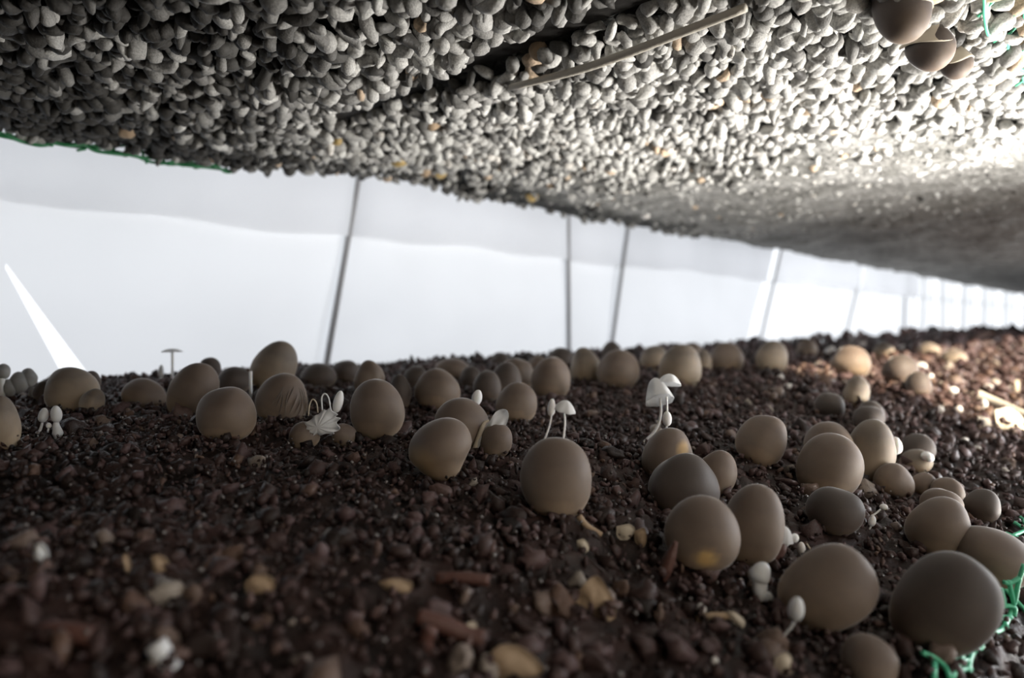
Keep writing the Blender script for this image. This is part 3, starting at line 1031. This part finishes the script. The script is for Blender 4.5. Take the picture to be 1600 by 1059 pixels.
sprout('small white pin sprout above the dark compost hollow', dI, [(1365, 822), (1361, 830), (1356, 834)], 1.4, [('egg', 1366, 815, 11, 18, 14)])
sprout('smaller white pin sprout leaning beside another pin', dI, [(1379, 797), (1372, 803), (1364, 808)], 1.4, [('egg', 1384, 793, 12, 9, 10)])
sprout('round white knob on the side of the tall oval mushroom', on_bed(1350, 746), [(1395, 702), (1388, 704)], 5, [('egg', 1401, 697, 21, 27, -10)], name='white_button')
sprout('small white button sitting by the dark mushroom', on_bed(1434, 736) - 1, None, 1, [('egg', 1452, 714, 19, 15, 40)], name='white_button')
dL = on_bed(1250, 985) - 2.4
sprout('pale oval sprout leaning before the big tilted oval', dL, [(1246, 972), (1240, 984), (1228, 998)], [2.6, 2.0, 1.5], [('egg', 1248, 955, 24, 38, 8)], m=M_PALE)
dK = on_bed(1190, 945)
# translucent pale growth: two soft lobes and a foot
org = at(1192, 945, dK)
root = empty('pale_growth', org, 'soft pale lobed growth under the tall mushroom', 'fungus')
for i, (x, y, w, h, tl) in enumerate(((1192, 900, 34, 34, 10), (1190, 922, 22, 46, -4), (1203, 936, 18, 18, 40), (1184, 958, 9, 40, 12))):
    head_obj('lobe', x, y, w, h, tl, dK, M_PALE, root, org, 60 + i, 0.05, 0.2, 0, 0.05)
for x, y, s, lab in ((1098, 954, 16, 'round white bead on the compost under the amber-highlighted mushroom'),
                     (1120, 1038, 13, 'round white bead lowest on the compost face'),
                     (1160, 910, 8, 'tiny white bead beside the soft pale growth')):
    sprout(lab, on_bed(x, y + s * 0.4) - 0.2, None, 1, [('egg', x, y, s, s, 0)], m=M_BEAD, name='white_bead')
# slender pins near the plastic
sprout('slender flat-capped pin standing before the white plastic', 64.0, [(269, 548), (269, 570), (268, 606)], 2.0, [('cap', 269, 547, 32, 5, 0, 0)], m=M_WHITE)
sprout('tiny grey stub standing before the white plastic', 64.0, [(251, 590), (251, 608)], 2.6, [('egg', 251, 580, 8, 20, 4)], m=M_PALE, name='grey_stub')
o = tube('white_peg', [at(391, 622, 52), at(391, 580, 52)], 0.13, M_WHITE, None, 8, None, 0)
tag(o, 'short white peg beside the tall tan mushroom', 'peg')
o = tube('white_peg', [at(2, 625, 50), at(2, 586, 50)], 0.20, M_WHITE, None, 8, None, 0)
tag(o, 'short white peg beside the pale grey mushrooms', 'peg')
o = tube('straw_sliver', [at(x, y, on_bed(30, 690)) for x, y in ((18, 694), (32, 686), (42, 681))], 0.06, M_WHITE)
tag(o, 'white straw sliver beside the tan mushroom at the shaded end', 'straw')
# collar of the black-topped mushroom
dN = on_bed(1298, 652)

# reddish sheath behind the tall mushroom
o = tube('husk', [at(x, y, on_bed(1190, 888) + 0.8) for x, y in ((1226, 838), (1222, 858), (1208, 876), (1192, 886))], [0.1, 0.32, 0.34, 0.1], M_RED, None, 8)
tag(o, 'thin reddish husk curling round the tall mushroom', 'husk')
o = tube('red_straw', [at(x, y, on_bed(1080, 900) - 0.6) for x, y in ((1058, 848), (1050, 870), (1042, 892), (1038, 912))], [0.1, 0.26, 0.3, 0.15], M_RED, None, 7)
tag(o, 'dark red straw stem standing before the amber-highlighted mushroom', 'straw')

# ------------------------------------------------------------------ straw flakes on the compost face
FL = [([(905, 925), (920, 908), (938, 905), (955, 930), (965, 955), (958, 978), (930, 968), (902, 980), (898, 950)], M_TAN, 'large tan leaf scrap on the dark compost face'),
      ([(722, 982), (732, 976), (744, 978), (742, 1000), (730, 996)], M_CREAM, 'cream triangular chip on the dark compost face'),
      ([(505, 832), (518, 826), (540, 845), (536, 862), (520, 866), (500, 868), (498, 850)], M_PALE, 'grey-white crumbly chip on the dark compost face'),
      ([(590, 912), (612, 906), (642, 914), (636, 928), (604, 926)], M_TAN, 'thin brown husk scrap lying flat on the compost face'),
      ([(232, 872), (244, 868), (258, 880), (260, 900), (254, 920), (240, 910)], M_TAN, 'upright pointed straw chip in the shadowed compost'),
      ([(188, 868), (194, 868), (200, 886), (198, 900), (190, 892)], M_TAN, 'narrow tan seed husk in the shadowed compost'),
      ([(50, 852), (62, 850), (70, 868), (74, 890), (58, 892), (50, 874)], M_PALE, 'pale grey chip in the darkest compost'),
      ([(992, 832), (1008, 826), (1012, 846), (1004, 858), (994, 850)], M_TAN, 'small brown husk below the dark rounded mushroom'),
      ([(964, 824), (984, 820), (994, 830), (980, 846), (966, 842)], M_CREAM, 'ridged cream husk below the dark rounded mushroom'),
      ([(902, 846), (914, 844), (922, 858), (914, 866), (904, 860)], M_CREAM, 'cream chip under the large smooth egg mushroom'),
      ([(756, 1040), (780, 1012), (820, 1020), (850, 1048), (830, 1075), (770, 1075)], M_TAN, 'broad brown husk at the bottom of the compost face'),
      ([(1216, 1030), (1232, 1024), (1244, 1036), (1240, 1060), (1214, 1062)], M_CREAM, 'cream chip beside the low half-seen mushroom'),
      ([(380, 912), (398, 900), (424, 908), (424, 930), (404, 936), (384, 930)], M_TAN, 'orange-brown husk in the compost under the round ball-like mushroom'),
      ([(1140, 958), (1152, 960), (1168, 974), (1162, 984), (1144, 972)], M_CREAM, 'cream sliver beside the white bead')]
for ol, m, lab in FL:
    cx = sum(p[0] for p in ol) / len(ol); cy = sum(p[1] for p in ol) / len(ol)
    flake('straw_flake', ol, on_bed(cx, cy) - 0.55, m, lab, 'flake', 0.12, 0.16)
STK = [([(650, 968), (690, 980), (730, 998), (755, 1004)], 0.32, M_RED, 'bent brown straw stalk low on the compost face'),
       ([(668, 1030), (664, 1005), (672, 985)], 0.25, M_RED, 'short upright stalk joined by the bent brown straw'),
       ([(680, 906), (720, 905), (765, 910)], 0.22, M_RED, 'straight reddish stalk on the compost face'),
       ([(905, 808), (918, 824), (940, 838)], 0.16, M_TAN, 'curved tan root under the large smooth egg'),
       ([(1090, 972), (1115, 966), (1142, 966)], 0.14, M_TAN, 'thin arched root beside the white bead'),
       ([(60, 990), (100, 992), (140, 1000)], 0.30, M_RED, 'dark stalk in the shadowed compost'),
       ([(238, 1010), (250, 1030), (262, 1052)], 0.30, M_PALE, 'grey stalk end low in the shadowed compost')]
for pts, rad, m, lab in STK:
    mx, my = pts[len(pts) // 2]
    dd = on_bed(mx, my) - 0.45
    o = tube('straw_stalk', [at(x, y, dd) for x, y in pts], rad, m, None, 7)
    tag(o, lab, 'straw')
o = tube('bamboo_stick', [at(1515, 612, on_bed(1515, 612) - 3), at(1560, 632, on_bed(1560, 632) - 3), at(1625, 662, on_bed(1600, 652) - 4)], 0.75, M_STICK, None, 10)
tag(o, 'sunlit bamboo stick lying across the bright end of the bed', 'stick')
for i, ol in enumerate(([(1556, 640), (1576, 636), (1600, 650), (1610, 690), (1590, 700), (1560, 672)],
                        [(1530, 650), (1548, 656), (1550, 680), (1532, 678)], [(1580, 600), (1592, 592), (1594, 612), (1584, 622)])):
    cx = sum(p[0] for p in ol) / len(ol); cy = sum(p[1] for p in ol) / len(ol)
    flake('husk_chip', ol, on_bed(cx, cy) - 1.0, M_CREAM,
          ['largest sunlit pale husk beside the bamboo stick', 'small sunlit pale husk below the bamboo stick', 'small upright sunlit husk above the bamboo stick'][i], 'flake', 0.3, 0.15)
# pale bits that glint along the sunlit compost
G_BIT = 'pale bits scattered over the sunlit end of the bed'
rb = np.random.default_rng(12)
for x, y, s in ((1297, 550, 14), (1378, 553, 12), (1440, 575, 16), (1455, 590, 12), (1490, 612, 16), (1538, 634, 18), (1570, 560, 12), (1220, 590, 12),
                (1232, 606, 13), (1255, 622, 10), (1344, 625, 12), (1352, 560, 10), (1410, 545, 14), (1425, 552, 12), (1480, 575, 10), (1590, 545, 14),
                (1510, 690, 12), (1530, 702, 12), (1500, 640, 14), (1470, 640, 12), (1575, 735, 12), (1420, 610, 10), (1545, 605, 12), (1515, 580, 10)):
    dd = on_bed(x, y + 4) - 0.3
    k = dd / F
    V, Fc = ico(2)
    V = wobble(V, 0.2, rb) * rb.uniform(0.35, 0.6, 3) * s * k
    o = link('pale_bit', mesh_np('pale_bit', V, Fc), M_BEAD, None, W(*at(x, y, dd)))
    tag(o, 'small pale bit on the sunlit compost', 'pebble', G_BIT)

# ------------------------------------------------------------------ under the shelf above
# dark slat in its groove and the pale stick beside it
o = link('cross_slat', pymesh('cross_slat', [(u, v, z) for v in (-5, 10, 25, 40, 56) for (u, z) in ((30.4, 18.3), (33.2, 18.3), (33.2, 19.4), (30.4, 19.4))],
         [[4 * j + k, 4 * j + (k + 1) % 4, 4 * j + 4 + (k + 1) % 4, 4 * j + 4 + k] for j in range(4) for k in range(4)] + [[3, 2, 1, 0], [16, 17, 18, 19]], False), M_SLAT)
tag(o, 'dark wooden slat sunk in the groove of the shelf underside', 'slat')


def under(px, py, drop=0.0):
    d = on_ceil(px, py)
    p = at(px, py, d)
    return p * (1 - drop / max(d, 1))


o = tube('bamboo_stick', [np.array([34.2, 34.0, 16.6]), np.array([34.2, 27, 16.2]), np.array([34.0, 20, 16.3]), np.array([33.9, 16.5, 16.4])], [0.22, 0.27, 0.26, 0.24], M_STICK, None, 10)
tag(o, 'pale bamboo stick running along the dark slat overhead', 'stick')
PB = [(622, 246, 34, M_AMBER, 'largest amber pebble at the edge of the shelf underside'),
      (831, 307, 20, M_AMBER, 'bright amber pebble at the lowest edge of the shelf underside'),
      (688, 272, 18, M_AMBER, 'dull amber pebble beside a darker one on the shelf edge'),
      (664, 268, 20, M_TAN, 'dark brown pebble beside a dull amber one on the shelf edge'),
      (202, 207, 24, M_TAN, 'round tan knob over the dark green net edge'),
      (284, 214, 24, M_TAN, 'round tan knob past the dark green net edge'),
      (528, 222, 16, M_AMBER, 'small olive pebble in the dark crust'),
      (842, 84, 32, M_TAN, 'tan lump hanging beside the pale bamboo stick'),
      (1008, 336, 16, M_BEAD, 'white pebble at the shelf edge above a sheet seam'),
      (676, 192, 28, M_TAN, 'orange-brown lump under the groove of the slat'),
      (925, 322, 22, M_SLAT, 'dark pebble at the shelf edge beside a seam pole')]
for x, y, s, m, lab in PB:
    p = under(x, y, 0.5)
    k = np.linalg.norm(p) / np.linalg.norm(ray(x, y)) / F
    V, Fc = ico(3)
    V = wobble(V, 0.1, rb) * np.array([0.5, 0.5, 0.46]) * s * k
    o = link('pebble', mesh_np('pebble', V, Fc), m, None, W(*p))
    tag(o, lab, 'pebble')


# ------------------------------------------------------------------ green net
def strand(net, pts, rad, m, org):
    return tube('strand', pts, rad, m, net, 6, org, 4)


NORG = np.array([30.0, 4.5, float(bed(30.0, 4.5))])
net = empty('green_net', NORG, 'bright green plastic net wrapped over the near edge of the bed', 'net')


def edge_pt(u, s, lift=0.3):
    """point on the near rim; s 0 is on top, 1 is well down the side"""
    v = np.interp(s, [0, 0.45, 0.75, 1.0], [8.2, 5.2, 3.9, 3.0])
    z = float(bed(u, v)) + lift
    return np.array([u, v - 0.15, z]) + 0.07 * rb.normal(size=3)


NU = np.arange(42, 84, 2.3)
for i, s in enumerate((0.12, 0.4, 0.62, 0.82, 0.98)):
    pts = [edge_pt(u + (0.5 if i % 2 else -0.5), s + 0.07 * math.sin(u * 1.3 + i)) for u in NU]
    strand(net, pts, 0.12, M_NET, NORG)
for u in NU:
    strand(net, [edge_pt(u + rb.uniform(-0.5, 0.5), s) for s in (0.05, 0.3, 0.55, 0.8, 1.0)], 0.12, M_NET, NORG)
for u in NU[::2]:
    a = edge_pt(u, 0.4, 0.5); b = edge_pt(u + 2.0, 0.85, 0.5)
    strand(net, [a, (a + b) / 2 + np.array([0, -0.5, 0.2]), b], 0.05, M_NET, NORG)

for pts in ([(1606, 884), (1597, 915), (1593, 940), (1585, 964), (1575, 985), (1560, 992), (1547, 985)],
            [(1570, 922), (1575, 945), (1565, 955), (1556, 966)], [(1549, 978), (1543, 1000), (1530, 1020), (1522, 1040), (1524, 1068)],
            [(1540, 998), (1541, 1014), (1536, 1020), (1528, 1022)], [(1446, 1024), (1468, 1033), (1484, 1048), (1492, 1066)],
            [(1460, 1031), (1488, 1032), (1508, 1038), (1524, 1036)], [(1512, 1024), (1506, 1042), (1494, 1066)], [(1467, 1040), (1466, 1068)],
            [(1560, 952), (1568, 966), (1588, 968)], [(1563, 954), (1578, 950), (1592, 953), (1591, 966)], [(1553, 970), (1574, 974), (1580, 984)],
            [(1582, 910), (1587, 930), (1591, 948)], [(1600, 905), (1584, 914), (1574, 912)], [(1498, 1056), (1512, 1052), (1524, 1050)]):
    strand(net, [at(x, y, float(np.clip(on_bed(min(x, 1570), y), 25, 33)) - 0.45) for x, y in pts], 0.11, M_NET, NORG)

NORG2 = np.array([15.0, 74.0, 18.5])
net2 = empty('green_net', NORG2, 'dark green net edging the shelf above beside the plastic sheeting', 'net')


def rim_pt(u, s):
    e = 74.3 + 1.2 * float(fbm(np.array(u / 10.0), np.array(1.0), 71, 2))
    v = e - 1.6 + 2.2 * s
    return np.array([u, v, float(ceil(np.array(u), np.array(v))) - 0.75]) + 0.15 * rb.normal(size=3)


NU2 = np.arange(-8, 32, 1.1)
for s in (0.05, 0.3, 0.55, 0.8):
    strand(net2, [rim_pt(u, s) for u in NU2], 0.16, M_NETD, NORG2)
for u in NU2:
    strand(net2, [rim_pt(u + rb.uniform(-0.5, 0.5), s) for s in (0, 0.35, 0.7, 1.0)], 0.14, M_NETD, NORG2)
NORG3 = np.array([50.0, 7.0, 19.0])
net3 = empty('green_net', NORG3, 'loose green net strands at the near rim of the shelf above', 'net')


def rim3(u, s):
    v = 9.5 - 4.0 * s
    return np.array([u, v, float(ceil(np.array(u), np.array(v))) - 0.5]) + 0.25 * rb.normal(size=3)


for s in (0.2, 0.6, 0.95):
    strand(net3, [rim3(u, s) for u in np.arange(30, 70, 2.5)], 0.09, M_NET, NORG3)
for u in np.arange(31, 70, 3.2):
    strand(net3, [rim3(u, s) for s in (0.1, 0.5, 0.9)], 0.09, M_NET, NORG3)

# ------------------------------------------------------------------ white plastic wall
WV = 85.0
wall = bpy.data.objects.new('wall_back', None)
C.objects.link(wall); wall.location = (0, WV * S, CAM_Z)
tag(wall, 'white plastic sheeting hung from leaning poles behind the bed', None, None, 'structure')
ZT, ZB = 26.0, -14.0
# seams: u at the top, u at the bottom, gap left of it that lets the daylight through
SE = [(-60, -60, 0), (55.5, 47.5, 0), (101, 101.5, 0), (122, 113, 0), (201, 181, 4.5), (277, 252, 5), (324, 322, 0),
      (352, 349, 9), (384, 384, 12), (430, 426, 12), (480, 478, 22), (545, 543, 22), (620, 618, 30), (720, 718, 0)]


def seam(i, z):
    t = (z - ZB) / (ZT - ZB)
    return SE[i][1] + (SE[i][0] - SE[i][1]) * t


def sheet(i, z0, z1, dv, m, name, nz, hem=0.0, cut=None):
    nu = 40
    V = []
    for a in range(nu):
        s = a / (nu - 1); s = s - 0.12 * math.sin(2 * math.pi * s)
        for b in range(nz):
            z = z0 + (z1 - z0) * b / (nz - 1)
            ua = seam(i, z); ub = seam(i + 1, z) - (SE[i + 1][2] or -0.6)
            u = ua + (ub - ua) * s
            e = min(u - ua, ub - u)
            v = 1.6 * math.exp(-e / 2.2) + 0.35 * math.sin(u / 9.0) + dv + 0.25 * math.sin(z / 5.0 + u / 23.0)
            if b == 0 and hem:
                z += hem * math.sin(u / 11.0 + 1.0) + 0.3 * math.sin(u / 3.7)
            V.append((u, v, z))
    Fc = grid_faces(nu, nz)
    me = pymesh(name, V, Fc.tolist())
    if cut:
        bm = bmesh.new(); bm.from_mesh(me)
        (a, b, c, d) = [np.array(p) for p in cut]       # quad in (u,z): left side a-b, right side c-d
        for p, q in ((a, b), (c, d)):
            t = q - p; nrm = Vector((t[1], 0, -t[0]))
            bmesh.ops.bisect_plane(bm, geom=bm.verts[:] + bm.edges[:] + bm.faces[:], plane_co=Vector((p[0] * S, 0, p[1] * S)), plane_no=nrm)
        zt = max(a[1], c[1])
        dead = []
        for f in bm.faces:
            m0 = f.calc_center_median() / S
            if m0.z > zt:
                continue
            fa = a[0] + (b[0] - a[0]) * (m0.z - a[1]) / (b[1] - a[1])
            fb = c[0] + (d[0] - c[0]) * (m0.z - c[1]) / (d[1] - c[1])
            if fa < m0.x < fb:
                dead.append(f)
        bmesh.ops.delete(bm, geom=dead, context='FACES')
        bm.to_mesh(me); bm.free()
    return link(name, me, m, wall)


for i in range(len(SE) - 1):
    thin = i >= 4
    cut = ((13.2, 5.9), (19.6, -9), (13.5, 5.9), (22.6, -9)) if i == 0 else None
    sheet(i, ZB, ZT, 0.0, M_THIN if thin else M_SHEET, 'plastic_sheet', 14, 0, cut)
    if i < 7:
        sheet(i, 12.3, ZT - 0.5, -1.2, M_FLAP, 'plastic_flap', 8, 0.25)
for i in range(1, len(SE) - 1):
    g = SE[i][2]
    if i in (4, 7, 8, 9, 10, 11, 12):
        rr = 0.35 if i == 4 else 0.8
    else:
        rr = 0.42
    pts = [np.array([seam(i, z) - (g if i == 5 else 0), -0.2 + (0.5 if i > 3 else 0), z]) for z in np.linspace(ZT, ZB - 2, 9)]
    tube('pole', pts, 0.5 if i > 6 else rr, M_LEDGE if i > 6 else M_POLE, wall, 10, np.zeros(3), 0)
tie = tube('hem_rail', [np.array([u, 1.5, 12.4]) for u in (-60, 100, 300, 720)], 0.25, M_LEDGE, wall, 8, np.zeros(3), 0)

# ------------------------------------------------------------------ the rest of the shed; front and end walls added unseen to shape the daylight
def slab(name, a, b, m, label):
    (x0, y0, z0), (x1, y1, z1) = a, b
    V = [(x, y, z) for z in (z0, z1) for (x, y) in ((x0, y0), (x1, y0), (x1, y1), (x0, y1))]
    o = link(name, pymesh(name, V, [[3, 2, 1, 0], [4, 5, 6, 7], [0, 1, 5, 4], [1, 2, 6, 5], [2, 3, 7, 6], [3, 0, 4, 7]], False), m)
    return tag(o, label, None, None, 'structure')


slab('trim_1', (-60, 4, 24), (640, 76, 34), M_DARK, 'board carrying the bed overhead')
slab('trim_2', (-60, 3, -30), (640, 80, -26), M_DARK, 'board carrying the compost bed')
slab('added_end_wall', (-64, -100, -30), (-60, 84, 190), M_DARK, 'dark end wall added to shut daylight off the rack')
o = link('added_front_sheeting', pymesh('added_front_sheeting', [(u, -100 + 1.5 * math.sin(u / 9.0), z) for u in range(-60, 56, 4) for z in (-30, 60, 190)],
         grid_faces(29, 3).tolist()), M_DIM)
tag(o, 'translucent sheeting added behind the camera to block daylight and give soft fill', None, None, 'structure')
slab('added_front_wall', (230, -104, -30), (640, -100, 190), M_SHED, 'blue-grey wall added unseen across the aisle past the made opening')
slab('trim_3', (52, -104, 150), (230, -100, 190), M_MID, 'added dark panel over the aisle opening made to let in the sun patch')
slab('trim_4', (-60, -104, 190), (640, 40, 194), M_SHED, 'blue-grey shed roof over the aisle')
slab('trim_5', (-60, -100, -34), (640, 84, -30), M_DARK, 'dark ground of the shed')
